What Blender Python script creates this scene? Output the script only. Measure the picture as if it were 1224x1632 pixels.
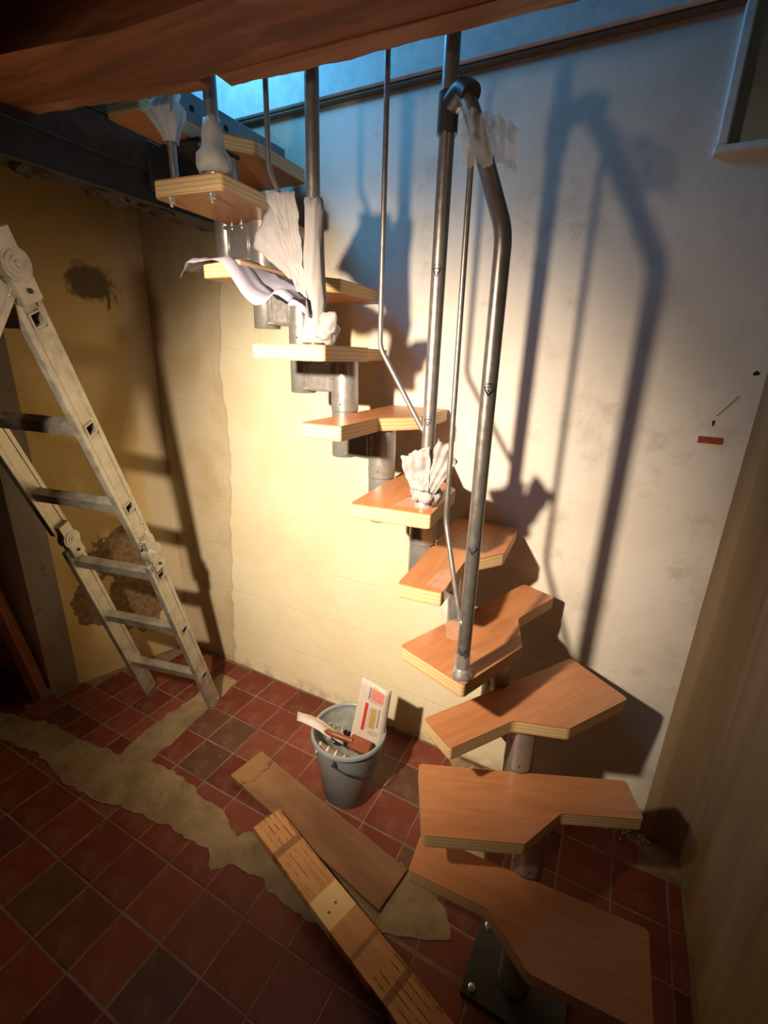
import bpy, bmesh, math, random
from mathutils import Vector, Matrix, noise
for o in list(bpy.data.objects): bpy.data.objects.remove(o)
S = bpy.context.scene
COL = S.collection
PI = math.pi
R = random.Random(7)

# ------------------------------------------------------------------ camera
cam_d = bpy.data.cameras.new('camera')
cam = bpy.data.objects.new('camera', cam_d); COL.objects.link(cam)
RT = Vector((0.886166, 0.462357, 0.030586)); DN = Vector((0.173123, -0.269140, -0.947413)); FW = Vector((-0.429811, 0.844861, -0.318548))
cam.matrix_world = Matrix.Translation((0, 0, 1.68)) @ Matrix((RT, -DN, -FW)).transposed().to_4x4()
cam_d.sensor_fit = 'HORIZONTAL'; cam_d.sensor_width = 36; cam_d.lens = 36 * 739.205 / 1224
cam_d.clip_start = 0.02; cam_d.clip_end = 60
S.camera = cam

# ------------------------------------------------------------------ world, lamps, exposure
W_ = bpy.data.worlds.new('world'); S.world = W_; W_.use_nodes = True
W_.node_tree.nodes['Background'].inputs[0].default_value = (0.55, 0.72, 1.0, 1)
W_.node_tree.nodes['Background'].inputs[1].default_value = 0.0

def spot(name, loc, aim, power, col, size, blend, radius):
    d = bpy.data.lights.new(name, 'SPOT'); o = bpy.data.objects.new(name, d); COL.objects.link(o)
    d.energy = power; d.color = col; d.spot_size = math.radians(size); d.spot_blend = blend; d.shadow_soft_size = radius
    o.location = loc; o.rotation_euler = (Vector(aim) - Vector(loc)).to_track_quat('-Z', 'Y').to_euler(); return o
# one halogen floodlight: hot centre of the beam and its wide spill
spot('work_floodlight_beam', (-0.69, -0.05, 1.85), (-0.92, 1.6, 0.99), 255, (1.0, 0.80, 0.58), 84, 1.0, 0.03)
spot('work_floodlight_spill', (-0.69, -0.05, 1.85), (-0.88, 1.6, 1.22), 40, (1.0, 0.80, 0.58), 106, 1.0, 0.03)
def area(name, loc, aim, power, col, sx, sy):
    d = bpy.data.lights.new(name, 'AREA'); o = bpy.data.objects.new(name, d); COL.objects.link(o)
    d.shape = 'RECTANGLE'; d.size = sx; d.size_y = sy; d.energy = power; d.color = col
    o.location = loc; o.rotation_euler = (Vector(aim) - Vector(loc)).to_track_quat('-Z', 'Y').to_euler(); return o
area('upstairs_window_light', (-1.50, 1.16, 2.90), (-0.8, 1.6, 2.4), 11, (0.11, 0.50, 1.0), 0.30, 0.30)

S.view_settings.view_transform = 'Standard'; S.view_settings.look = 'None'
S.view_settings.gamma = 1.0; S.view_settings.use_curve_mapping = False; S.view_settings.exposure = 0.0

# ------------------------------------------------------------------ object helpers
def tag(o, label=None, cat=None, group=None, kind=None):
    if label: o['label'] = label
    if cat: o['category'] = cat
    if group: o['group'] = group
    if kind: o['kind'] = kind
    return o
def thing(name, loc, label, cat, group=None):
    o = bpy.data.objects.new(name, None); COL.objects.link(o); o.location = loc; o.empty_display_size = 0.05
    return tag(o, label, cat, group)
WL = {}
def wloc(o):
    v = Vector((0, 0, 0))
    while o is not None: v += o.location; o = o.parent
    return v
def mk(name, bm, mats, parent=None, smooth=False, origin=None, angle=40):
    """bmesh in world coordinates -> one object"""
    me = bpy.data.meshes.new(name)
    base = wloc(parent) if parent is not None else Vector((0, 0, 0))
    og = Vector(origin) if origin is not None else base
    bmesh.ops.recalc_face_normals(bm, faces=bm.faces)
    bmesh.ops.translate(bm, verts=bm.verts, vec=-og)
    bm.to_mesh(me); bm.free()
    if not isinstance(mats, (list, tuple)): mats = [mats]
    for m in mats: me.materials.append(m)
    if smooth:
        me.polygons.foreach_set('use_smooth', [True] * len(me.polygons))
        try: me.set_sharp_from_angle(angle=math.radians(angle))
        except Exception: pass
    o = bpy.data.objects.new(name, me); COL.objects.link(o)
    o.location = og - base
    if parent is not None: o.parent = parent
    return o
def BM(): return bmesh.new()
def V(*a): return Vector(a)
def abox(bm, lo, hi, mi=0, bev=0.0, basis=None, org=None):
    """box; with basis (u,v,w) lo/hi are in that frame"""
    if basis is None: u, v, w = V(1, 0, 0), V(0, 1, 0), V(0, 0, 1)
    else: u, v, w = basis
    og = Vector(org) if org is not None else V(0, 0, 0)
    vs = []
    for z in (lo[2], hi[2]):
        for x, y in ((lo[0], lo[1]), (hi[0], lo[1]), (hi[0], hi[1]), (lo[0], hi[1])):
            vs.append(bm.verts.new(og + u * x + v * y + w * z))
    fs = [(3, 2, 1, 0), (4, 5, 6, 7), (0, 1, 5, 4), (1, 2, 6, 5), (2, 3, 7, 6), (3, 0, 4, 7)]
    F = [bm.faces.new([vs[i] for i in f]) for f in fs]
    for q in F: q.material_index = mi
    if bev > 0:
        ed = list({e for q in F for e in q.edges})
        r = bmesh.ops.bevel(bm, geom=ed, offset=bev, segments=1, affect='EDGES', profile=0.5)
        for q in r['faces']: q.material_index = mi
    return F
def prism(bm, pts, z0, z1, bev=0.0, side=1, top=0, seg=2):
    a = [bm.verts.new((x, y, z0)) for x, y in pts]; b = [bm.verts.new((x, y, z1)) for x, y in pts]
    ft = bm.faces.new(b); fb = bm.faces.new(a[::-1]); ft.material_index = top; fb.material_index = top
    n = len(pts); sf = []
    for i in range(n):
        q = bm.faces.new((a[i], a[(i + 1) % n], b[(i + 1) % n], b[i])); q.material_index = side; sf.append(q)
    if bev > 0:
        ed = list(ft.edges) + list(fb.edges)
        r = bmesh.ops.bevel(bm, geom=ed, offset=bev, segments=seg, affect='EDGES', profile=0.5)
    return ft, fb
def fillet(pts, rads, seg=6):
    out = []; n = len(pts)
    for i in range(n):
        p = Vector(pts[i]); r = rads[i]
        if r <= 0: out.append(tuple(p)); continue
        a = (Vector(pts[i - 1]) - p); b = (Vector(pts[(i + 1) % n]) - p)
        la, lb = a.length, b.length; a.normalize(); b.normalize()
        ang = a.angle(b); d = min(r / math.tan(ang / 2), la * .45, lb * .45)
        s, e = p + a * d, p + b * d
        for k in range(seg + 1):
            t = k / seg; out.append(tuple((1 - t) ** 2 * s + 2 * t * (1 - t) * p + t * t * e))
    return out
def tube(bm, path, rad, n=16, mi=0, cap=True, inner=0.0):
    path = [Vector(p) for p in path]; m = len(path)
    rr = rad if isinstance(rad, (list, tuple)) else [rad] * m
    rings = []; prev = None
    for i, p in enumerate(path):
        t = (path[min(i + 1, m - 1)] - path[max(i - 1, 0)]).normalized()
        if prev is None:
            up = V(0, 0, 1) if abs(t.z) < 0.9 else V(1, 0, 0)
            x = t.cross(up).normalized()
        else: x = (prev - t * prev.dot(t)).normalized()
        prev = x; y = t.cross(x)
        rings.append([bm.verts.new(p + (x * math.cos(2 * PI * k / n) + y * math.sin(2 * PI * k / n)) * rr[i]) for k in range(n)])
    for a, b in zip(rings, rings[1:]):
        for k in range(n):
            q = bm.faces.new((a[k], a[(k + 1) % n], b[(k + 1) % n], b[k])); q.material_index = mi
    if cap:
        for q in (bm.faces.new(rings[0][::-1]), bm.faces.new(rings[-1])): q.material_index = mi
    return rings
def bend(path, r, seg=6):
    """round the inner corners of a polyline"""
    P = [Vector(p) for p in path]; out = [P[0]]
    for i in range(1, len(P) - 1):
        a = (P[i - 1] - P[i]); b = (P[i + 1] - P[i]); d = min(r, a.length * .45, b.length * .45)
        s, e = P[i] + a.normalized() * d, P[i] + b.normalized() * d
        for k in range(seg + 1):
            t = k / seg; out.append((1 - t) ** 2 * s + 2 * t * (1 - t) * P[i] + t * t * e)
    out.append(P[-1]); return out
def lathe(bm, prof, cx, cy, n=32, mi=0, wob=None):
    rings = []
    for j, (r, z) in enumerate(prof):
        ring = []
        for k in range(n):
            a = 2 * PI * k / n; q = r
            if wob: q = r * (1 + wob(a, z))
            ring.append(bm.verts.new((cx + q * math.cos(a), cy + q * math.sin(a), z)))
        rings.append(ring)
    for a, b in zip(rings, rings[1:]):
        for k in range(n):
            f = bm.faces.new((a[k], a[(k + 1) % n], b[(k + 1) % n], b[k])); f.material_index = mi
    return rings
def capring(bm, ring, mi=0):
    f = bm.faces.new(ring); f.material_index = mi; return f
def nz(p, s=1.0, seed=0.0): return noise.noise(Vector(p) * s + Vector((seed, seed * 1.7, -seed)))

# ------------------------------------------------------------------ material helpers
class NT:
    def __init__(s, name, rough=0.5, metal=0.0, spec=0.5):
        s.m = bpy.data.materials.new(name); s.m.use_nodes = True; s.t = s.m.node_tree; s.b = s.t.nodes['Principled BSDF']
        s.b.inputs['Roughness'].default_value = rough; s.b.inputs['Metallic'].default_value = metal
        s.b.inputs['Specular IOR Level'].default_value = spec
    def n(s, ty, **kw):
        q = s.t.nodes.new(ty)
        for k, v in kw.items():
            if k in q.inputs: s.set(q, k, v)
            else: setattr(q, k, v)
        return q
    def set(s, q, k, v):
        if isinstance(v, bpy.types.NodeSocket): s.t.links.new(v, q.inputs[k])
        elif isinstance(v, bpy.types.Node): s.t.links.new(v.outputs[0], q.inputs[k])
        else: q.inputs[k].default_value = v
    def co(s, kind='Object'): return s.n('ShaderNodeTexCoord').outputs[kind]
    def mp(s, v, sc=(1, 1, 1), loc=(0, 0, 0), rot=(0, 0, 0)):
        return s.n('ShaderNodeMapping', Vector=v, Scale=sc, Location=loc, Rotation=rot).outputs[0]
    def noise(s, v, sc=5, det=4, rough=.55, dist=0.0):
        return s.n('ShaderNodeTexNoise', Vector=v, Scale=sc, Detail=det, Roughness=rough, Distortion=dist).outputs[0]
    def ramp(s, f, stops, interp='LINEAR'):
        q = s.n('ShaderNodeValToRGB', Fac=f); cr = q.color_ramp; cr.interpolation = interp
        while len(cr.elements) < len(stops): cr.elements.new(0.5)
        for e, (p, c) in zip(cr.elements, stops):
            e.position = p; e.color = (*c, 1) if isinstance(c, (tuple, list)) else (c, c, c, 1)
        return q.outputs[0]
    def mix(s, f, a, b, mode='MIX'):
        q = s.t.nodes.new('ShaderNodeMix'); q.data_type = 'RGBA'; q.blend_type = mode
        for i, v in ((0, f), (6, a), (7, b)):
            if isinstance(v, (bpy.types.NodeSocket)): s.t.links.new(v, q.inputs[i])
            elif isinstance(v, tuple): q.inputs[i].default_value = (*v, 1) if len(v) == 3 else v
            else: q.inputs[i].default_value = v
        return q.outputs[2]
    def math(s, op, a, b=0.0, c=0.0, clamp=False):
        q = s.t.nodes.new('ShaderNodeMath'); q.operation = op; q.use_clamp = clamp
        for i, v in enumerate((a, b, c)):
            if isinstance(v, bpy.types.NodeSocket): s.t.links.new(v, q.inputs[i])
            else: q.inputs[i].default_value = v
        return q.outputs[0]
    def step(s, v, lo, hi):   # smoothstep 0..1
        q = s.n('ShaderNodeMapRange', interpolation_type='SMOOTHSTEP'); s.set(q, 'Value', v)
        q.inputs['From Min'].default_value = lo; q.inputs['From Max'].default_value = hi; return q.outputs[0]
    def sep(s, v): return s.n('ShaderNodeSeparateXYZ', Vector=v).outputs
    def bump(s, h, st=0.3, dist=0.01, normal=None):
        q = s.n('ShaderNodeBump', Height=h, Strength=st, Distance=dist)
        if normal is not None: s.t.links.new(normal, q.inputs['Normal'])
        s.t.links.new(q.outputs[0], s.b.inputs['Normal']); return q.outputs[0]
    def base(s, c):
        if isinstance(c, bpy.types.NodeSocket): s.t.links.new(c, s.b.inputs['Base Color'])
        else: s.b.inputs['Base Color'].default_value = (*c, 1)
    def rough(s, v): s.t.links.new(v, s.b.inputs['Roughness'])
    def blob(s, xyz, c, r):
        """1 at c falling to 0 outside ellipsoid radii r (object space)"""
        v = s.n('ShaderNodeVectorMath', operation='SUBTRACT'); s.t.links.new(xyz, v.inputs[0]); v.inputs[1].default_value = c
        w = s.n('ShaderNodeVectorMath', operation='DIVIDE'); s.t.links.new(v.outputs[0], w.inputs[0]); w.inputs[1].default_value = r
        l = s.n('ShaderNodeVectorMath', operation='LENGTH'); s.t.links.new(w.outputs[0], l.inputs[0])
        return l.outputs['Value']
def plain(name, c, rough=.5, metal=0.0, spec=.5, var=0.12, sc=30, bump=0.0):
    q = NT(name, rough, metal, spec); co = q.co(); n = q.noise(co, sc, 3)
    q.base(q.mix(q.ramp(n, [(.3, 0.0), (.75, 1.0)]), tuple(x * (1 - var) for x in c), tuple(min(1, x * (1 + var)) for x in c)))
    if bump: q.bump(n, bump, 0.002)
    return q.m

# ------------------------------------------------------------------ materials
def m_wall_back():
    q = NT('painted_plaster', 0.85, 0, .2); co = q.co(); x, y, z = q.sep(co)
    nb = q.noise(co, 3.2, 5); nf = q.noise(co, 38, 4); nm = q.noise(co, 11, 4)
    # old paint line that follows the former stair: yellow left of it, white right of it
    stops = [(0.0, -.05), (.16, -.18), (.37, -.34), (.61, -.52), (.967, -.70), (1.367, -.83), (1.80, -.93), (1.95, -1.05), (2.12, -1.42), (2.5, -1.7)]
    xb = q.ramp(q.math('DIVIDE', z, 2.6), [(a / 2.6, (b + 2.0) / 2.0) for a, b in stops])
    xb = q.math('SUBTRACT', q.math('MULTIPLY', xb, 2.0), 2.0)
    d = q.math('SUBTRACT', x, xb); d = q.math('ADD', d, q.math('MULTIPLY', q.math('SUBTRACT', nm, .5), .12))
    white = q.step(d, -.01, .02)
    yel = q.mix(q.step(nb, .35, .65), (.84, .74, .50), (.88, .80, .58))
    yel = q.mix(q.step(nm, .58, .75), yel, (.86, .77, .58))
    # pale unpainted strip near the left corner
    e = q.math('ADD', x, q.math('MULTIPLY', q.math('SUBTRACT', q.noise(co, 4, 3), .5), .12))
    e = q.math('ADD', e, q.math('MULTIPLY', z, -.05))
    bandm = q.step(e, -1.75, -1.735)
    yel = q.mix(bandm, q.mix(q.step(nb, .4, .6), (.62, .50, .30), (.70, .60, .42)), yel)
    whi = q.mix(q.step(nb, .3, .7), (.72, .66, .57), (.80, .75, .68))
    whi = q.mix(q.step(q.noise(co, 5, 6, .75), .50, .72), whi, (.60, .545, .46)); whi = q.mix(q.math('MULTIPLY', q.step(q.noise(q.mp(co, (3, 3, 5)), 1.0, 5, .7), .60, .72), .45), whi, (.46, .40, .31))
    whi = q.mix(q.math('MULTIPLY', q.step(z, 1.7, 2.5), .35), whi, (.52, .50, .46))  # weak light high on the wall painted in: white greyer with height
    col = q.mix(white, yel, whi)
    # fine dirt specks and scuffs
    sp = q.step(q.noise(co, 90, 2), .74, .78); col = q.mix(q.math('MULTIPLY', sp, .35), col, (.35, .26, .16))
    top_brown = q.math('MULTIPLY', q.step(q.math('ADD', z, q.math('MULTIPLY', nm, .25)), 1.85, 2.35), q.step(x, -.95, -1.35)); col = q.mix(q.math('MULTIPLY', top_brown, .75), col, (.30, .215, .12))  # darker brown towards the top left, near the joist
    foot_blotch = q.math('MULTIPLY', q.step(z, .10, .0), q.step(nm, .40, .6)); col = q.mix(q.math('MULTIPLY', foot_blotch, .55), col, (.42, .32, .19))  # blotches darker towards the foot of the wall
    # yellow drips under the stair
    dr = q.step(q.noise(q.mp(co, (26, 1, 3.2)), 1.0, 3), .66, .70)
    near = q.math('MULTIPLY', q.step(d, .22, .10), q.step(d, .0, .03))
    col = q.mix(q.math('MULTIPLY', q.math('MULTIPLY', dr, near), .8), col, (.80, .60, .20))
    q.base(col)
    br = q.n('ShaderNodeTexBrick', Vector=q.mp(q.mix(.035, co, q.n('ShaderNodeTexNoise', Vector=co, Scale=4.0).outputs['Color']), (1, 1, 1), rot=(PI / 2, 0, 0)), Scale=1.0)
    br.inputs['Mortar Size'].default_value = .004; br.inputs['Brick Width'].default_value = .55; br.inputs['Row Height'].default_value = .235; br.inputs['Mortar Smooth'].default_value = .6
    h = q.math('ADD', q.math('MULTIPLY', nf, .10), q.math('MULTIPLY', nm, .5))
    h = q.math('SUBTRACT', h, q.math('MULTIPLY', q.math('MULTIPLY', br.outputs['Fac'], q.math('MULTIPLY', q.step(nb, .35, .6), q.math('SUBTRACT', 1.0, q.math('MULTIPLY', white, .92)))), .16))
    h = q.math('ADD', h, q.math('MULTIPLY', bandm, .5)); h = q.math('SUBTRACT', h, q.math('MULTIPLY', white, .12))
    q.bump(h, .55, .012); return q.m
def m_wall_left():
    q = NT('mustard_plaster', .88, 0, .2); co = q.co(); x, y, z = q.sep(co); nb = q.noise(co, 3, 5); nm = q.noise(co, 12, 5, .65); nf = q.noise(co, 45, 3)
    c = q.mix(q.step(nb, .35, .65), (.62, .44, .17), (.70, .53, .25))
    pale = q.step(q.math('ADD', y, q.math('MULTIPLY', nb, .16)), 1.56, 1.60); c = q.mix(pale, c, (.70, .58, .38))
    wv = q.math('MULTIPLY', q.math('SUBTRACT', nm, .5), 1.5)
    # mould stain, high up
    b1 = q.math('ADD', q.blob(co, (-2.19, 1.405, 1.945), (.2, .105, .085)), wv)
    b2 = q.math('ADD', q.blob(co, (-2.2, 1.36, 2.01), (.2, .03, .03)), wv)
    st = q.math('MAXIMUM', q.step(b1, 1.05, .7), q.math('MULTIPLY', q.step(b2, 1.0, .8), .5))
    run = q.math('MULTIPLY', q.step(q.blob(co, (-2.18, 1.45, 1.88), (.2, .06, .06)), 1.0, .5), q.step(q.noise(q.mp(co, (60, 60, 9)), 1.0, 3), .52, .66))
    st = q.math('MAXIMUM', st, run)
    c = q.mix(q.math('MULTIPLY', st, .85), c, (.075, .06, .045))
    # lost plaster patches near the floor
    p1 = q.step(q.math('ADD', q.blob(co, (-2.22, 1.34, .66), (.3, .13, .15)), wv), 1.0, .93)
    p2 = q.step(q.math('ADD', q.blob(co, (-2.22, 1.38, .38), (.3, .13, .22)), wv), 1.0, .93)
    p3 = q.step(q.math('ADD', q.blob(co, (-2.26, 1.18, .42), (.3, .085, .13)), wv), 1.0, .93)
    pt = q.math('MAXIMUM', q.math('MAXIMUM', p1, p2), p3)
    c = q.mix(pt, c, q.mix(q.step(nf, .3, .7), (.17, .11, .055), (.30, .20, .10)))
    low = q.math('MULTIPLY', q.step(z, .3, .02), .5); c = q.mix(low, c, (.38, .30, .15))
    top_brown = q.step(q.math('ADD', z, q.math('MULTIPLY', nm, .25)), 1.95, 2.45); c = q.mix(q.math('MULTIPLY', top_brown, .7), c, (.24, .16, .07))  # darker brown towards the top of the wall
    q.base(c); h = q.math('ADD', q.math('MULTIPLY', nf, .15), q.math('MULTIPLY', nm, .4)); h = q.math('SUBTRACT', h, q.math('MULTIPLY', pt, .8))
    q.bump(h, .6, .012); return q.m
def m_pier():
    q = NT('pale_render', .9, 0, .15); co = q.co(); nb = q.noise(co, 4, 5); nf = q.noise(co, 30, 4)
    c = q.mix(q.step(nb, .3, .7), (.50, .42, .33), (.62, .54, .43)); c = q.mix(q.step(q.noise(co, 14, 5, .7), .6, .72), c, (.36, .28, .19)); q.base(c)
    q.bump(q.math('ADD', nb, q.math('MULTIPLY', nf, .3)), .5, .01); return q.m
def m_wall_right():
    q = NT('ochre_plaster', .8, 0, .2); co = q.co(); x, y, z = q.sep(co)
    st = q.noise(q.mp(co, (14, 14, .8)), 1.0, 4); nf = q.noise(co, 40, 3); nb = q.noise(co, 2.5, 4)
    c = q.mix(q.step(st, .3, .7), (.25, .16, .078), (.36, .25, .13)); c = q.mix(q.math('MULTIPLY', nb, .4), c, (.30, .215, .12)); q.base(c)
    q.bump(q.math('ADD', q.math('MULTIPLY', st, .6), q.math('MULTIPLY', nf, .15)), .4, .01); return q.m
def m_tile():
    q = NT('terracotta', .55, 0, .35); co = q.co(); oi = q.n('ShaderNodeObjectInfo').outputs['Random']
    c = q.ramp(oi, [(0, (.115, .022, .012)), (.3, (.19, .040, .022)), (.5, (.22, .052, .028)), (.7, (.15, .030, .018)), (.86, (.20, .048, .028)), (.96, (.10, .040, .026)), (1, (.12, .05, .03))])
    g = q.noise(co, 9, 5, .65); f_ = q.noise(co, 60, 3)
    c = q.mix(q.math('MULTIPLY', q.step(g, .48, .75), .35), c, (.30, .19, .13)); c = q.mix(q.math('MULTIPLY', q.step(g, .45, .25), .5), c, (.06, .02, .015))
    c = q.mix(q.math('MULTIPLY', q.step(f_, .66, .72), .3), c, (.42, .34, .27)); q.base(c)
    q.rough(q.ramp(g, [(.3, .42), (.7, .75)])); q.bump(q.math('ADD', g, q.math('MULTIPLY', f_, .3)), .25, .004); return q.m
def m_mortar(c1, c2, name):
    q = NT(name, .95, 0, .1); co = q.co(); a = q.noise(co, 8, 6, .7); b = q.noise(co, 70, 3)
    q.base(q.mix(q.step(a, .3, .7), c1, c2)); q.bump(q.math('ADD', a, q.math('MULTIPLY', b, .4)), .7, .008); return q.m
def m_veneer():
    q = NT('beech_veneer', .36, 0, .45); co = q.co('Object')
    g = q.noise(q.mp(co, (60, 7, 7), rot=(0, 0, .0)), 1.0, 4); b = q.noise(co, 3.5, 3)
    c = q.mix(q.step(g, .3, .7), (.48, .195, .080), (.575, .255, .110)); c = q.mix(q.math('MULTIPLY', b, .35), c, (.52, .23, .10)); q.base(c)
    q.bump(g, .05, .002); return q.m
def m_ply():
    q = NT('plywood_edge', .55, 0, .3); co = q.co(); x, y, z = q.sep(co)
    # seven plies over 40 mm, tread objects have their origin at the underside
    s = q.math('SINE', q.math('MULTIPLY', q.math('ADD', z, q.math('MULTIPLY', q.noise(q.mp(co, (18, 18, 5)), 1.0, 3), .004)), 2 * PI / .0105))
    g = q.noise(q.mp(co, (16, 16, 220)), 1.0, 3)
    c = q.mix(q.step(s, -.98, -.70), (.52, .30, .13), (.76, .55, .29)); c = q.mix(q.math('MULTIPLY', q.step(g, .45, .8), .4), c, (.60, .40, .20)); c = q.mix(q.math('MULTIPLY', q.step(q.noise(q.mp(co, (40, 40, 420)), 1.0, 2), .66, .72), .5), c, (.30, .15, .07))
    top = q.math('MAXIMUM', q.step(z, .0372, .0382), q.step(z, .0028, .0018)); c = q.mix(top, c, (.60, .30, .14)); q.base(c); return q.m
def m_steel(name, c=(.46, .45, .43), rough=.36, metal=.75, sc=60):
    q = NT(name, rough, metal, .5); co = q.co(); n = q.noise(co, sc, 3); q.base(q.mix(q.step(n, .3, .7), tuple(v * .93 for v in c), tuple(v * 1.05 for v in c)))
    q.rough(q.ramp(n, [(.3, rough - .04), (.7, rough + .06)])); return q.m
def m_ladder():
    q = NT('worn_aluminium', .45, .7, .5); co = q.co(); n = q.noise(co, 14, 5, .7); f_ = q.noise(co, 120, 2)
    c = q.mix(q.step(n, .35, .65), (.36, .33, .27), (.50, .47, .40)); c = q.mix(q.math('MULTIPLY', q.step(q.noise(co, 26, 4, .7), .60, .72), .6), c, (.22, .17, .11)); q.base(c)
    q.rough(q.ramp(n, [(.3, .35), (.7, .6)])); q.bump(f_, .08, .002); return q.m
def m_beam(name, c1, c2, c3, sc=(1.6, 22, 22)):
    q = NT(name, .6, 0, .35); co = q.co(); g = q.noise(q.mp(co, sc), 1.0, 6, .6, .6); b = q.noise(q.mp(co, (2, 9, 9)), 1.0, 4, .6, 1.2); k = q.noise(co, 16, 3)
    c = q.mix(q.step(g, .3, .68), c1, c2); c = q.mix(q.math('MULTIPLY', q.step(b, .5, .72), .65), c, c3); c = q.mix(q.math('MULTIPLY', q.step(k, .68, .76), .7), c, tuple(v * .35 for v in c1)); q.base(c)
    q.bump(g, .45, .008); return q.m
def m_film(name, c, alpha, rough, trans=0.0):
    q = NT(name, rough, 0, .6); q.base(c); q.b.inputs['Alpha'].default_value = alpha; q.b.inputs['Transmission Weight'].default_value = trans
    q.b.inputs['IOR'].default_value = 1.3
    n = q.noise(q.co(), 60, 4); q.bump(n, .3, .004); return q.m
def m_foam(name, c, mixt=.35):
    q = NT(name, .55, 0, .4); co = q.co(); n = q.noise(co, 40, 4); q.base(q.mix(q.step(n, .3, .7), tuple(v * .9 for v in c), c)); q.bump(n, .3, .003)
    tr = q.t.nodes.new('ShaderNodeBsdfTranslucent'); tr.inputs[0].default_value = (*c, 1); mx = q.t.nodes.new('ShaderNodeMixShader'); mx.inputs[0].default_value = mixt
    q.t.links.new(q.b.outputs[0], mx.inputs[1]); q.t.links.new(tr.outputs[0], mx.inputs[2]); q.t.links.new(mx.outputs[0], q.t.nodes['Material Output'].inputs[0]); return q.m
def m_plank_brown():
    q = NT('stained_board', .6, 0, .35); co = q.co(); x, y, z = q.sep(co); g = q.noise(q.mp(co, (3, 14, 8)), 1.0, 5); b = q.noise(co, 6, 4)
    c = q.mix(q.step(g, .3, .7), (.19, .090, .042), (.27, .135, .062)); pale = q.math('MULTIPLY', q.step(q.math('ADD', x, q.math('MULTIPLY', b, .5)), .55, .1), .65); c = q.mix(pale, c, (.44, .25, .105))
    e = q.math('ABSOLUTE', q.math('SUBTRACT', q.math('ADD', x, q.math('MULTIPLY', q.math('SUBTRACT', q.noise(co, 18, 3), .5), .10)), .085)); crack = q.step(e, .005, .001)
    c = q.mix(q.math('MULTIPLY', crack, .6), c, (.07, .03, .015)); c = q.mix(q.math('MULTIPLY', q.step(q.noise(co, 25, 3), .70, .74), .8), c, (.09, .04, .02)); q.base(c); q.bump(g, .2, .003); return q.m
def m_plank_striped():
    q = NT('striped_pine', .55, 0, .35); co = q.co(); x, y, z = q.sep(co); g = q.noise(q.mp(co, (5, 90, 10)), 1.0, 4); b = q.noise(co, 9, 4)
    c = q.mix(q.step(g, .35, .65), (.50, .235, .085), (.62, .32, .125)); c = q.mix(q.math('MULTIPLY', b, .4), c, (.48, .25, .11))
    def band(lo, hi): return q.math('MULTIPLY', q.step(x, lo - .003, lo + .003), q.step(x, hi + .003, hi - .003))
    # dark saw and glue marks along the grain, in patches
    ln = q.step(q.math('SINE', q.math('MULTIPLY', q.math('ADD', y, q.math('MULTIPLY', b, .006)), 2 * PI / .020)), .72, .95)
    brk = q.step(q.noise(q.mp(co, (28, 60, 1)), 1.0, 3), .42, .52)
    zone = q.math('MAXIMUM', q.math('MAXIMUM', q.math('MULTIPLY', band(.0, .125), q.step(y, .018, .03)), q.math('MULTIPLY', band(.15, .30), .6)), band(.60, .78))
    c = q.mix(q.math('MULTIPLY', q.math('MULTIPLY', ln, brk), q.math('MULTIPLY', zone, .85)), c, (.10, .035, .012))
    c = q.mix(q.math('MULTIPLY', band(.125, .150), .7), c, (.16, .07, .03)); c = q.mix(q.math('MULTIPLY', band(.52, .535), .6), c, (.16, .07, .03)); c = q.mix(q.math('MULTIPLY', band(.648, .668), .7), c, (.15, .06, .03))
    c = q.mix(band(.332, .432), c, (.78, .56, .26))
    for cx, cy in ((.385, .062), (.392, .030)): c = q.mix(q.step(q.blob(co, (cx, cy, .035), (.006, .006, .02)), 1.0, .5), c, (.16, .08, .03))
    c = q.mix(q.step(x, .80, .83), c, (.40, .22, .11)); q.base(c); q.bump(g, .25, .003); return q.m

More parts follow.
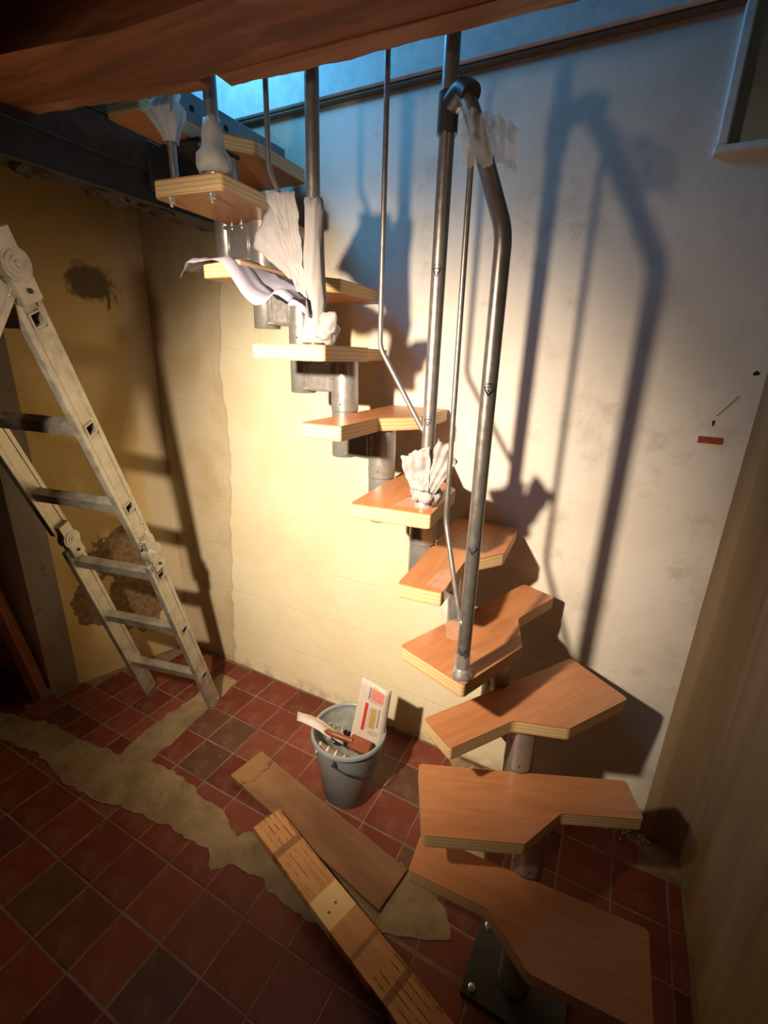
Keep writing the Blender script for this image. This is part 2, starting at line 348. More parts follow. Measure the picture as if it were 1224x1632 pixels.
M = dict(back=m_wall_back(), left=m_wall_left(), pier=m_pier(), right=m_wall_right(), tile=m_tile(),
 grout=m_mortar((.17, .115, .08), (.30, .21, .155), 'dusty_grout'), mortar=m_mortar((.22, .155, .09), (.36, .27, .16), 'sandy_mortar'), rubble=m_mortar((.42, .34, .23), (.62, .54, .42), 'broken_plaster'),
 veneer=m_veneer(), ply=m_ply(), tube=m_steel('silver_paint', (.37, .365, .36), .32, .6), rail=m_steel('satin_rail', (.40, .375, .36), .34, .8), chrome=m_steel('bright_zinc', (.78, .77, .75), .25, .75),
 alu=m_ladder(), wood=m_beam('rough_beam', (.12, .038, .016), (.27, .092, .036), (.42, .17, .07)), darkwood=m_beam('dark_boards', (.045, .024, .014), (.085, .045, .026), (.12, .06, .03)),
 lath=m_beam('lath', (.20, .075, .035), (.34, .15, .07), (.62, .42, .28)), redwood=m_beam('red_board', (.13, .035, .015), (.22, .07, .03), (.3, .1, .05), (22, 22, 1.6)), iron=plain('dark_iron', (.035, .033, .032), .6, .3, .4),
 bluesteel=plain('blue_grey_steel', (.20, .25, .30), .5, .4), paint=plain('white_paint', (.72, .70, .66), .7, 0, .3), plate=plain('dark_steel_plate', (.075, .078, .072), .3, .5), mortarlump=m_mortar((.04, .03, .022), (.10, .07, .05), 'sooty_mortar'), ledge_shade=plain('brown_shade_trim', (.17, .12, .08), .8), black=plain('black_void', (.012, .011, .01), .8), darkgrey=plain('dark_plastic', (.05, .05, .055), .35),
 foam=m_foam('white_foam', (.56, .53, .54), .45), lilac=m_foam('lilac_foam', (.60, .57, .70), .4), clear=m_film('clear_film', (.80, .78, .75), .14, .10), clear2=m_film('thick_film', (.62, .61, .60), .55, .15), foam_lit=m_foam('lit_foam', (.84, .81, .78), .45), bucket=plain('grey_plastic', (.27, .31, .34), .42, 0, .5, .06, 8),  # second white foam paler: light on the top wraps painted into its colour
 bucket_in=plain('dirty_plastic', (.34, .36, .34), .7, 0, .3, .3, 22), handle=plain('handle_wire', (.06, .06, .065), .4, .2), brown=plain('brown_plastic', (.24, .062, .022), .45), strap=plain('white_strap', (.62, .55, .50), .7),
 roll=plain('olive_roll', (.22, .18, .11), .7), band=plain('cream_band', (.72, .65, .52), .6), card=plain('pale_card', (.66, .57, .49), .5, 0, .5, .05), red=plain('red_print', (.58, .05, .035), .5), pink=plain('pink_print', (.70, .25, .22), .5),
 ochre=plain('ochre_print', (.48, .34, .12), .5), greyp=plain('grey_print', (.30, .28, .26), .5), yellowp=plain('yellow_print', (.75, .6, .10), .5), brick=plain('red_brick', (.34, .075, .04), .9, 0, .1, .25, 60, .3), ink=plain('blue_ink', (.02, .025, .07), .5), paper=plain('grey_paper', (.35, .32, .27), .8))

# ------------------------------------------------------------------ the room
YW = 1.615
XR = 0.31
def poly_wall(bm, a, b, z0, z1, th, side):
    a, b = Vector((*a, 0)), Vector((*b, 0)); d = (b - a); n = Vector((-d.y, d.x, 0)).normalized() * side * th
    p = [a, b, b + n, a + n]
    lo = [bm.verts.new(v + V(0, 0, z0)) for v in p]; hi = [bm.verts.new(v + V(0, 0, z1)) for v in p]
    bm.faces.new(lo[::-1]); bm.faces.new(hi)
    for i in range(4): bm.faces.new((lo[i], lo[(i + 1) % 4], hi[(i + 1) % 4], hi[i]))
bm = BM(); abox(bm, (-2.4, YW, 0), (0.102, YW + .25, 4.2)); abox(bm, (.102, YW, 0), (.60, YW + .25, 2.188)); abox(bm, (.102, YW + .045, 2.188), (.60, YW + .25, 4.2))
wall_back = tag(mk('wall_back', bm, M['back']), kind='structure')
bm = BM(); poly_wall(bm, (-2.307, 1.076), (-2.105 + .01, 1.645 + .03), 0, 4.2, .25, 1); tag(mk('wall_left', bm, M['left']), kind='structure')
bm = BM()
pp = [(-2.307, 1.076), (-2.40, .985), (-3.6, .90), (-3.6, 1.4), (-2.5, 1.3)]
prism(bm, pp, 0, 2.42, 0, 0, 0); tag(mk('wall_pier', bm, M['pier']), kind='structure')
bm = BM(); prism(bm, [(XR, YW + .06), (XR, YW), (.345, 1.594), (.44, 1.565), (.456, 1.05), (.50, -2.6), (.75, -2.6), (.75, YW + .06)], 0, 4.2, 0, 0, 0); tag(mk('wall_right', bm, M['right']), kind='structure')
bm = BM(); abox(bm, (-3.7, -2.8, 0), (.75, -2.6, 2.42)); tag(mk('wall_front', bm, M['redwood']), kind='structure')
bm = BM(); abox(bm, (-3.8, -2.8, 0), (-3.6, 1.4, 2.42)); tag(mk('wall_far_left', bm, M['redwood']), kind='structure')
# upstairs enclosure
bm = BM(); abox(bm, (-3.8, YW, 2.42), (-2.4, YW + .25, 4.9)); abox(bm, (-3.9, -.9, 2.5), (-3.7, YW, 4.9)); abox(bm, (-3.8, -1.0, 2.55), (.75, -.8, 4.9)); abox(bm, (-2.4, YW, 4.2), (.75, YW + .25, 4.9)); tag(mk('wall_upstairs', bm, M['paint']), kind='structure')
bm = BM(); abox(bm, (-3.8, -1.0, 4.9), (.75, YW + .25, 5.0)); tag(mk('ceiling_upstairs', bm, M['paint']), kind='structure')
# ledge between the lower wall and the painted strip upstairs
bm = BM(); abox(bm, (-2.0, YW - .020, 2.478), (.078, YW + .01, 2.490), 0, .003); tag(mk('trim_1', bm, M['ledge_shade']), kind='structure')  # brown strip colours in the top of the ledge's shadow band
bm = BM(); abox(bm, (-2.0, YW - .030, 2.490), (.078, YW + .01, 3.6), 0, .004); tag(mk('trim_2', bm, M['paint']), kind='structure')
# frame strip and sill of the wall recess
bm = BM(); abox(bm, (.078, YW - .018, 2.200), (.102, YW + .045, 3.6), 0, .004); tag(mk('trim_3', bm, M['paint']), kind='structure')
bm = BM(); abox(bm, (.074, YW - .02, 2.180), (.33, YW + .045, 2.200), 0, .004); tag(mk('trim_4', bm, M['paint']), kind='structure')
# lower ceiling: floor boards of the room above, each a board
ceil = BM(); abox(ceil, (-3.7, -2.7, 2.46), (.6, .80, 2.50)); abox(ceil, (-3.7, .90, 2.44), (-1.76, YW, 2.50)); abox(ceil, (-1.80, .90, 2.29), (-1.76, YW, 2.44)); abox(ceil, (-1.80, .90, 2.275), (-1.475, YW, 2.295)); abox(ceil, (-3.7, .86, 2.445), (-1.43, .90, 2.50))  # low slab and step behind the joist added unseen to block upstairs light
ceiling = tag(mk('ceiling', ceil, M['darkwood']), kind='structure')
y = -2.6
while y < .78:
    bm = BM(); abox(bm, (-3.6, y, 2.435), (.44, y + .128, 2.4605), 0, .003); mk('ceiling_board', bm, M['darkwood'], ceiling, origin=(-1.5, y, 2.44)); y += .133
x = -2.40
while x < -1.86:
    bm = BM(); abox(bm, (x, .90, 2.415), (x + .118, YW - .002, 2.4405), 0, .003); mk('ceiling_board', bm, M['darkwood'], ceiling, origin=(x, 1.2, 2.42)); x += .122

# floor: mortar bed, tiles, patched strip where a partition stood
bm = BM(); abox(bm, (-3.7, -2.7, -.06), (.6, YW + .1, -.0009)); floor = tag(mk('floor', bm, M['grout']), kind='structure')
def inpoly(p, P):
    c = False; n = len(P)
    for i in range(n):
        a, b = P[i], P[i - 1]
        if (a[1] > p[1]) != (b[1] > p[1]) and p[0] < (b[0] - a[0]) * (p[1] - a[1]) / (b[1] - a[1]) + a[0]: c = not c
    return c
STRIP = [(-3.2, .70), (-2.6, .74), (-2.295, .80), (-2.17, .842), (-1.874, .863), (-1.70, .892), (-1.735, 1.05), (-1.724, 1.175), (-1.71, 1.32), (-1.73, 1.50), (-1.62, 1.50), (-1.60, 1.40), (-1.585, 1.256), (-1.575, 1.098), (-1.565, .982), (-1.56, .931),
 (-1.351, .942), (-1.242, .918), (-1.11, .912), (-.997, .862), (-.93, .93), (-.88, .90), (-.696, .93), (-.55, .98), (-.43, 1.07), (-.304, 1.037), (-.211, .973), (-.2, .93), (-.29, .89), (-.37, .86), (-.44, .83), (-.55, .78), (-.70, .77), (-.852, .80), (-.951, .78), (-.991, .735), (-1.058, .784), (-1.201, .775), (-1.427, .745), (-1.641, .695), (-1.811, .70), (-2.022, .725), (-2.131, .70), (-2.6, .62), (-3.2, .60)]
EXTRA = [(-.36, 1.13), (-.28, 1.22), (-.30, 1.40), (-.46, 1.60), (-.1, 1.60), (.10, 1.60), (.05, 1.52), (-.12, 1.46), (-.20, 1.32), (-.16, 1.12), (-.26, 1.06)]
CORN = [(.20, 1.61), (.33, 1.59), (.43, 1.56), (.445, 1.47), (.40, 1.49), (.33, 1.53), (.26, 1.555)]
def patch(P, z, name, kids=True):
    out = []
    n = len(P)
    for i in range(n):
        a, b = Vector(P[i]), Vector(P[(i + 1) % n]); k = max(2, int((b - a).length / .018))
        for j in range(k):
            p = a.lerp(b, j / k); d = (b - a).normalized(); nn = Vector((-d.y, d.x))
            out.append(tuple(p + nn * (nz((p.x, p.y, 0), 22, 3) * .018 + nz((p.x, p.y, 0), 70, 9) * .006)))
    bm = BM(); prism(bm, out, -.004, z, 0, 0, 0); bmesh.ops.triangulate(bm, faces=bm.faces[:])
    return mk(name, bm, M['mortar'], floor)
patch(STRIP, .0016, 'mortar_strip'); patch(EXTRA, .0014, 'mortar_strip'); patch(CORN, .0015, 'mortar_strip')
tile_mesh = {}
def tile(x0, x1, y0, y1):
    g = .0024; w, h = x1 - x0 - 2 * g, y1 - y0 - 2 * g
    if w < .02 or h < .02: return 0
    key = (round(w, 3), round(h, 3))
    cx, cy = (x0 + x1) / 2, (y0 + y1) / 2
    if inpoly((cx, cy), STRIP) and all(inpoly((cx + sx * w * .5, cy + sy * h * .5), STRIP) for sx in (-1, 1) for sy in (-1, 1)): return 0
    if key not in tile_mesh:
        bm = BM(); c = .0018
        lo = [bm.verts.new((sx * w / 2, sy * h / 2, -.008)) for sx, sy in ((-1, -1), (1, -1), (1, 1), (-1, 1))]
        mi = [bm.verts.new((sx * w / 2, sy * h / 2, -.0012)) for sx, sy in ((-1, -1), (1, -1), (1, 1), (-1, 1))]
        hi = [bm.verts.new((sx * (w / 2 - c), sy * (h / 2 - c), 0)) for sx, sy in ((-1, -1), (1, -1), (1, 1), (-1, 1))]
        bm.faces.new(hi)
        for i in range(4):
            j = (i + 1) % 4; bm.faces.new((lo[i], lo[j], mi[j], mi[i])); bm.faces.new((mi[i], mi[j], hi[j], hi[i]))
        me = bpy.data.meshes.new('tile'); bm.to_mesh(me); bm.free(); me.materials.append(M['tile']); tile_mesh[key] = me
    o = bpy.data.objects.new('tile', tile_mesh[key]); COL.objects.link(o); o.parent = floor
    o.location = (cx + R.uniform(-.0006, .0006), cy + R.uniform(-.0006, .0006), R.uniform(-.0007, .0006)); o.rotation_euler = (R.uniform(-.002, .002), R.uniform(-.002, .002), R.uniform(-.004, .004)); return 1
nt = 0
def lx(y): return -2.307 + (y - 1.076) / (1.645 - 1.076) * (.202)     # left wall line
px = .17
for j in range(0, 6):       # near field, from the patched strip towards the camera
    y1 = .853 - px * j; y0 = y1 - px
    for i in range(-14, 7):
        x0 = -.795 + px * i; x1 = min(x0 + px, .452)
        if x1 - x0 > .02: nt += tile(x0, x1, y0, y1)
ys = [1.608, 1.457, 1.295, 1.135, .974, .86]
for j in range(5):
    for i in range(-5, 8):
        x0 = -.795 - .163 * -i if i < 0 else -.795 + px * i
        x1 = x0 + (.163 if i < 0 else px); x1 = min(x1, .44 if ys[j] < 1.5 else .31)
        if x1 - x0 > .02: nt += tile(x0, x1, ys[j + 1], ys[j])
xs = [-1.61, -1.70, -1.80, -1.935, -2.07, -2.22, -2.37]; yl = [1.60, 1.41, 1.25, 1.10, .965, .83]
for j in range(5):
    for i in range(6):
        if xs[i + 1] < lx(yl[j + 1]) - .03: continue
        nt += tile(max(xs[i + 1], lx(yl[j])) , xs[i], yl[j + 1], yl[j])
print('tiles', nt)

bm = BM(); prism(bm, [(.444, 1.545), (.436, 1.545), (.448, 1.05), (.478, 0.0), (.49, 0.0), (.456, 1.05)], -.003, .010, 0, 0, 0); tag(mk('trim_5', bm, M['mortar']), kind='structure')
# little details on the walls
bm = BM(); abox(bm, (.192, YW - .0035, 1.470), (.252, YW + .02, 1.489), 0, .001); mk('brick', bm, M['brick'], wall_back)
bm = BM(); tube(bm, bend([(.262, YW - .001, 1.605), (.235, YW - .0015, 1.565), (.222, YW - .001, 1.548)], .02), .0008, 6); mk('crack', bm, M['black'], wall_back)
bm = BM(); tube(bm, [(.219, YW - .001, 1.535), (.219, YW - .001, 1.52)], [.0035, .002], 8); mk('nail_hole', bm, M['black'], wall_back)
bm = BM()
for k in range(26):
    a = k / 26 * 2 * PI; 
bmesh.ops.create_icosphere(bm, subdivisions=2, radius=.007, matrix=Matrix.Translation((.286, YW - .0005, 1.668)) @ Matrix.Diagonal((1.2, .12, .8, 1)))
for v in bm.verts: v.co += V(nz(v.co, 90), 0, nz(v.co, 90, 5)) * .006
mk('chipped_hole', bm, M['black'], wall_back)

# ------------------------------------------------------------------ timber and steel overhead
t = thing('ceiling_beam', (-1.3, .75, 2.2), 'rough reddish-brown timber beam across the ceiling, nearest the camera', 'beam')
def grain_bar(bm, x0, x1, y0f, y1f, z0, z1, n, ragged=0, seed=0):
    rings = []
    for i in range(n + 1):
        x = x0 + (x1 - x0) * i / n; ya, yb = y0f(x), y1f(x); r = ragged * (nz((x, 0, 0), 14, seed) + .5 * nz((x, 0, 0), 45, seed)); w = .006 * nz((x, 0, 0), 3, seed + 2)
        rings.append([bm.verts.new(v) for v in ((x, ya + w, z0 + w), (x, yb + r, z0 + w * .5), (x, yb + r * .6, z1), (x, ya, z1))])
    for a, b in zip(rings, rings[1:]):
        for k in range(4): bm.faces.new((a[k], a[(k + 1) % 4], b[(k + 1) % 4], b[k]))
    bm.faces.new(rings[0][::-1]); bm.faces.new(rings[-1])
bl = lambda x: (.888 + .18 * (x + .966)) if x < -.93 else (.945 + .05 * x)      # far lower edge
bm = BM(); grain_bar(bm, -3.55, .44, lambda x: bl(x) - .21, lambda x: bl(x) - .045, 2.2, 2.434, 60, 0, 1); mk('beam_body', bm, M['wood'], t, origin=(-1.3, .75, 2.2))
bm = BM(); grain_bar(bm, -2.9, -.90, lambda x: bl(x) - .0445, lambda x: bl(x), 2.205, 2.43, 160, .006, 4); mk('lath', bm, M['lath'], t)
bm = BM(); grain_bar(bm, -.845, .44, lambda x: bl(x) - .0445, lambda x: bl(x) + .002, 2.198, 2.43, 160, .006, 8); mk('lath', bm, M['lath'], t)
t = thing('steel_joist', (-1.42, 1.1, 2.094), 'dark steel joist with a lip behind the stair top, upper left', 'joist')
def ibeam(bm, x0, x1, y0, y1, z0, z1):
    c = (x0 + x1) / 2; abox(bm, (x0, y0, z0), (x1, y1, z0 + .014), 0, .002); abox(bm, (x0, y0, z1 - .014), (x1, y1, z1), 0, .002); abox(bm, (c - .01, y0, z0 + .014), (c + .01, y1, z1 - .014))
bm = BM(); abox(bm, (-1.389, .60, 2.098), (-1.382, YW - .005, 2.176)); abox(bm, (-1.470, .60, 2.094), (-1.380, YW - .005, 2.1015), 0, .001); abox(bm, (-1.470, .60, 2.172), (-1.374, YW - .005, 2.180), 0, .001); mk('joist_body', bm, M['iron'], t)
bm = BM(); abox(bm, (-1.46, .60, 2.1805), (-1.392, YW - .005, 2.274), 0, .003); abox(bm, (-1.42, .60, 2.275), (-1.392, 1.04, 2.44), 0, .003); mk('packing_board', bm, M['darkwood'], t)
for k, (yy, zz, ll) in enumerate(((.80, 2.092, .10), (1.00, 2.090, .14), (1.16, 2.088, .12))):
    bm = BM(); bmesh.ops.create_icosphere(bm, subdivisions=3, radius=1, matrix=Matrix.Translation((-1.43, yy, zz)) @ Matrix.Diagonal((.035, ll * .5, .012, 1)))
    for v in bm.verts: v.co += V(nz(v.co, 30), nz(v.co, 30, 2), nz(v.co, 40, 3)) * .014
    mk('mortar_lump', bm, M['mortarlump'], t)

# reddish board leaning at the far left
t = thing('leaning_board', (-2.36, .93, 0), 'reddish-brown board leaning on the pale pier at the far left', 'board')
bm = BM(); a = V(-2.37, .925, .0); bdir = (V(-2.55, .885, .92) - V(-2.35, .945, 0)).normalized(); u = V(.80, -.6, 0).normalized(); u = (u - bdir * u.dot(bdir)).normalized(); w = u.cross(bdir)
abox(bm, (-.055, .02, -.02), (.055, 2.2, .02), 0, .003, (u, bdir, w), a); mk('plank', bm, M['redwood'], t)

# ------------------------------------------------------------------ the staircase
Z1, RISE, TH = 0.33186, 0.195735, 0.040
TZ = lambda k: Z1 + (k - 1) * RISE
SH = dict(A=(0, 0), F=(.6035, 0), B=(.0092, -.2186), C=(.2667, -.2173), D=(.3836, -.1234), E=(.6022, -.1204))
POSE = {1: (0.2709, 1.0118, -3.0720), 2: (-0.3745, 1.0178, 0.4105), 3: (-0.0288, 1.4977, -2.1498), 4: (-0.4502, 1.0111, 1.1911), 5: (-0.4974, 1.6003, -1.5097), 6: (-0.6073, 0.9960, 1.6596), 7: (-0.7916, 1.6049, -1.5279), 8: (-0.9179, 0.9954, 1.6268), 9: (-1.0704, 1.5751, -1.5318)}
POSE[10] = (-1.200, .972, 1.625); POSE[11] = (-1.372, 1.575, -1.5318)
def tp(k):
    x, y, th = POSE[k]; c, s = math.cos(th), math.sin(th); o = {}
    for l, (u, v) in SH.items():
        if k % 2: v = -v
        o[l] = Vector((x + c * u - s * v, y + s * u + c * v))
    return o
TP = {k: tp(k) for k in range(1, 12)}
def axis(k):
    P = TP[k]; A, F, B = P['A'], P['F'], P['B']; t = (F - A).normalized(); n = Vector((-t.y, t.x))
    if n.dot(B - A) > 0: n = -n
    return (A + F) / 2 + n * .038
AX = {k: axis(k) for k in range(1, 11)}; AX[0] = Vector((-.010, .925)); AX[10] = Vector((-1.25, 1.28))
TR = .0435
stair = thing('modular_staircase', (-.3, 1.2, 0), 'modular staircase of beech treads on silver tubes climbing along the plaster wall', 'staircase')
def tread(k, label=None):
    P = TP[k]; A, F = P['A'], P['F']; t = (F - A).normalized(); ax = AX.get(k)
    pts = []; rad = []
    def add(p, r): pts.append((p.x, p.y)); rad.append(r)
    add(P['A'], .010); add(P['B'], .012); add(P['C'], .020); add(P['D'], .035); add(P['E'], .008); add(P['F'], .008)
    out = fillet(pts, rad)
    if ax is not None and k < 11:
        # half-round notch in the back edge where the tube passes
        s0 = (ax - A).dot(t); foot = A + t * s0; h = (ax - foot).length; rr = TR + .0015
        hw = math.sqrt(max(rr * rr - h * h, 1e-6)); inward = (foot - ax).normalized()
        a1 = math.atan2(hw, h); arc = []
        for i in range(9):
            q = a1 * (1 - 2 * i / 8); arc.append(ax + inward * math.cos(q) * rr + t * math.sin(q) * rr)
        out = out + [(p.x, p.y) for p in arc]      # runs from F back to A
    bm = BM(); prism(bm, out, TZ(k) - TH, TZ(k), .0022, 1, 0)
    o = mk('tread', bm, [M['veneer'], M['ply']], stair, origin=(sum(p[0] for p in out) / len(out), sum(p[1] for p in out) / len(out), TZ(k) - TH))
    # grain along the tread: turn the object frame with the tread
    th = POSE[k][2] + PI / 2
    rot = Matrix.Rotation(-th, 4, 'Z'); o.data.transform(rot); o.rotation_euler.z = th
    if label: o['label'] = label
    return o
for k in range(1, 12): tread(k)
for k in range(0, 11):
    ax = AX[k]; zt = TZ(k + 1) - TH if k < 10 else TZ(11) - TH
    zb = .012 if k == 0 else TZ(k) - TH - .105
    bm = BM()
    # riser tube above the tread and the slightly slimmer sleeve that clamps below it
    if k == 0: zm = .012
    else: zm = TZ(k)
    rg = lathe(bm, [(TR - .003, zm), (TR, zm + .003), (TR, zt)], ax.x, ax.y, 40); capring(bm, rg[0][::-1]); capring(bm, rg[-1])
    tb = mk('riser_tube', bm, M['tube'], stair, True)
    # grub screws
    if k < 10:
        for j, (aa, zz) in enumerate(((-2.1, zt - .055), (-2.45, zm + .025), (-1.35, zm + .025))):
            bm = BM(); p = Vector((ax.x + math.cos(aa) * TR, ax.y + math.sin(aa) * TR, zz)); d = Vector((math.cos(aa), math.sin(aa), 0)); tube(bm, [p - d * .002, p + d * .0006], .0026, 8); mk('grub_screw', bm, M['black'], tb)
    if k > 0:
        bm = BM(); rg = lathe(bm, [(TR - .004, zb), (TR - .0015, zb + .003), (TR - .0015, zm)], ax.x, ax.y, 40); capring(bm, rg[0][::-1]); capring(bm, rg[-1]); sl = mk('sleeve', bm, M['tube'], stair, True)
        # bracket web between the sleeve and the tube in front, with rolled edges
        a, b = AX[k], AX[k - 1]; d = (b - a); L = d.length; d.normalize(); n = Vector((-d.y, d.x)); B3 = (Vector((d.x, d.y, 0)), V(0, 0, 1), Vector((n.x, n.y, 0)))
        if L > TR * 2 + .01:
            og = (a.x, a.y, TZ(k) - TH); x0, x1 = TR * .6, L - TR * .6
            bm = BM(); abox(bm, (x0, -.090, -.033), (x1, -.006, .033), 0, .003, B3, og); w = mk('bracket_web', bm, M['tube'], stair, True)
            bm = BM(); abox(bm, (x0 - .01, -.096, -.037), (x1 + .01, -.087, .037), 0, .004, B3, og); abox(bm, (x0 - .01, -.012, -.037), (x1 + .01, -.0005, .037), 0, .003, B3, og)
            abox(bm, (x0 + .006, -.092, -.036), (x0 + .013, -.006, .036), 0, .002, B3, og); abox(bm, (x1 - .013, -.092, -.036), (x1 - .006, -.006, .036), 0, .002, B3, og)
            mk('flange', bm, M['tube'], w, True)
        if k in (7, 8, 9, 10):
            for s_, q_ in ((.35, .020), (.75, -.02)):
                p = Vector((a.x, a.y)) + d * (TR + .03 * s_ + (.03 if s_ > .5 else 0)) - n * .031
                bm = BM(); lathe(bm, [(.0001, TZ(k) - TH - .016), (.0055, TZ(k) - TH - .014), (.0065, TZ(k) - TH - .006), (.009, TZ(k) - TH - .005), (.009, TZ(k) - TH)], p.x, p.y, 10); mk('bolt', bm, M['chrome'], stair, True)
# base plate
bm = BM(); abox(bm, (-.135, .825, 0), (.135, 1.05, .012), 0, .003); bp = mk('base_plate', bm, M['plate'], stair, origin=(0, .93, 0)); bp.rotation_euler.z = -.02
for x_, y_ in ((-.11, .85), (.11, .85), (-.11, 1.02), (.11, 1.02)):
    bm = BM(); lathe(bm, [(.010, .012), (.010, .019), (.006, .020), (.006, .026), (.0001, .027)], x_, y_, 12); mk('bolt', bm, M['chrome'], stair, True)
# mounting plate at the top landing
bm = BM(); abox(bm, (-1.262, 1.03, TZ(11) + .0005), (-1.25, YW - .03, TZ(11) + .078), 0, .001); mp_ = mk('mounting_plate', bm, M['bluesteel'], stair)
for y_ in (1.17, 1.30, 1.42, 1.53):
    bm = BM(); tube(bm, [(-1.2505, y_, TZ(11) + .04), (-1.2493, y_, TZ(11) + .04)], .009, 12); mk('bolt_hole', bm, M['black'], mp_)
bm = BM(); abox(bm, (-1.372, 1.10, TZ(10) + .03), (-1.362, 1.34, TZ(11) - TH - .001), 0, .002); abox(bm, (-1.36, 1.14, TZ(11) - TH - .009), (-1.20, 1.30, TZ(11) - TH - .0005), 0, .002); mk('landing_bracket', bm, M['iron'], stair)
for y_ in (1.16, 1.28):
    bm = BM(); lathe(bm, [(.0001, TZ(11) - TH - .025), (.006, TZ(11) - TH - .023), (.0065, TZ(11) - TH - .015), (.010, TZ(11) - TH - .014), (.010, TZ(11) - TH - .0085)], -1.215, y_, 10); mk('bolt', bm, M['chrome'], stair, True)

# railing
P4, P6, P8, P10, P10b = V(-.259, .969, 0), V(-.433, 1.083, 0), V(-.752, 1.055, 0), V(-1.025, 1.020, 0), V(-1.155, 1.005, 0)
PR = .0165
def foot(P, z, par):
    bm = BM(); rg = lathe(bm, [(.024, z), (.0255, z + .003), (.0255, z + .010), (.021, z + .016), (.0185, z + .026), (PR + .0005, z + .028)], P.x, P.y, 28); capring(bm, rg[0][::-1]); capring(bm, rg[-1]); return mk('post_foot', bm, M['chrome'], par, True)
def up(P, z): return V(P.x, P.y, z)
def tri_mark(P, z, par, ang):
    """printed triangular recycling mark on the protective film of a post"""
    bm = BM(); r = PR + .0004; s = .009
    pts = [(-s, s * .8), (s, s * .8), (0, -s)]; path = []
    for i in range(3):
        a, b = pts[i], pts[(i + 1) % 3]
        for j in range(5): path.append((a[0] + (b[0] - a[0]) * j / 5, a[1] + (b[1] - a[1]) * j / 5))
    path.append(path[0])
    f3 = lambda p: V(P.x + math.cos(ang + p[0] / r) * r, P.y + math.sin(ang + p[0] / r) * r, z + p[1])
    tube(bm, [f3(p) for p in path], .0010, 5)
    for a, b in (((-.002, .003), (.002, -.002)), ((-.008, .0115), (.008, .0115)), ((-.007, .0145), (.006, .0145))): tube(bm, [f3(a), f3(b)], .0008, 5)
    return mk('film_mark', bm, M['ink'], par)
RA = lambda t: P4.lerp(P6, t)
# lowest post bends over into the handrail and joins the next post
H1 = V(-.263, .972, 1.905); H2 = V(-.372, 1.043, 2.150); H3 = V(-.433, 1.083, 2.152)
bm = BM(); tube(bm, bend([up(P4, TZ(4) + .012), H1, V(-.368, 1.040, 2.135), V(-.392, 1.056, 2.172), up(P6, 2.158)], .030, 8), PR, 24); post4 = mk('handrail_post', bm, M['rail'], stair, True, angle=60)
post4['label'] = 'lowest post, bent over at the top into the handrail'
foot(P4, TZ(4), post4)
bm = BM(); tube(bm, [up(P6, 2.118), up(P6, 2.188)], .0215, 24); tube(bm, bend([V(-.372, 1.043, 2.160), V(-.395, 1.058, 2.182), V(-.425, 1.078, 2.168)], .02), .0205, 20); mk('rail_clamp', bm, M['darkgrey'], post4, True)
for z_ in (2.02, 1.62, 1.27, 1.0): tri_mark(P4 if z_ < 1.9 else V(-.314, 1.005, 0), z_, post4, -1.55)
bm = BM(); tube(bm, [up(P6, TZ(6) + .012), up(P6, 2.80)], PR, 24); post6 = mk('handrail_post', bm, M['rail'], stair, True); foot(P6, TZ(6), post6)
for z_ in (1.86, 1.53): tri_mark(P6, z_, post6, -1.45)
bm = BM(); tube(bm, [up(P8, TZ(8) + .012), up(P8, 3.10)], PR, 24); post8 = mk('handrail_post', bm, M['rail'], stair, True); foot(P8, TZ(8), post8)
bm = BM(); tube(bm, [up(P10, TZ(10) + .012), up(P10, 3.35)], PR, 24); post10 = mk('handrail_post', bm, M['rail'], stair, True); foot(P10, TZ(10), post10)
bm = BM(); tube(bm, [up(P10b, TZ(10) - .004), up(P10b, 3.0)], .011, 20); mk('handrail_post', bm, M['rail'], stair, True)
for P in (P10, P10b):
    bm = BM(); lathe(bm, [(.0001, TZ(10) - TH - .022), (.004, TZ(10) - TH - .021), (.0045, TZ(10) - TH - .012), (.009, TZ(10) - TH - .011), (.009, TZ(10) - TH - .004), (.011, TZ(10) - TH - .004), (.011, TZ(10) - TH)], P.x + .004, P.y - .022, 12); mk('bolt', bm, M['chrome'], stair, True)
bm = BM(); tube(bm, [up(P6, 2.80), up(P8, 3.10), up(P10, 3.35)], .019, 20); mk('upper_handrail', bm, M['rail'], stair, True)
def rod(path, label=None):
    bm = BM(); tube(bm, bend(path, .018, 6), .0063, 14); return mk('baluster_rod', bm, M['rail'], stair, True, angle=60)
rod([V(-.574, 1.078, 2.93), V(-.574, 1.078, 1.700), V(-.448, 1.078, 1.508)])
rod([V(-.360, 1.035, 2.085), V(-.352, 1.030, 1.30), V(-.275, .962, 1.08)])
rod([V(-.862, 1.030, 3.19), V(-.862, 1.030, 2.092), V(-.765, 1.052, 1.90)])
for q in (V(-.440, 1.078, 1.505), V(-.268, .962, 1.076)):
    bm = BM(); bmesh.ops.create_uvsphere(bm, u_segments=12, v_segments=8, radius=.009, matrix=Matrix.Translation(q)); mk('rod_fixing', bm, M['chrome'], stair, True)

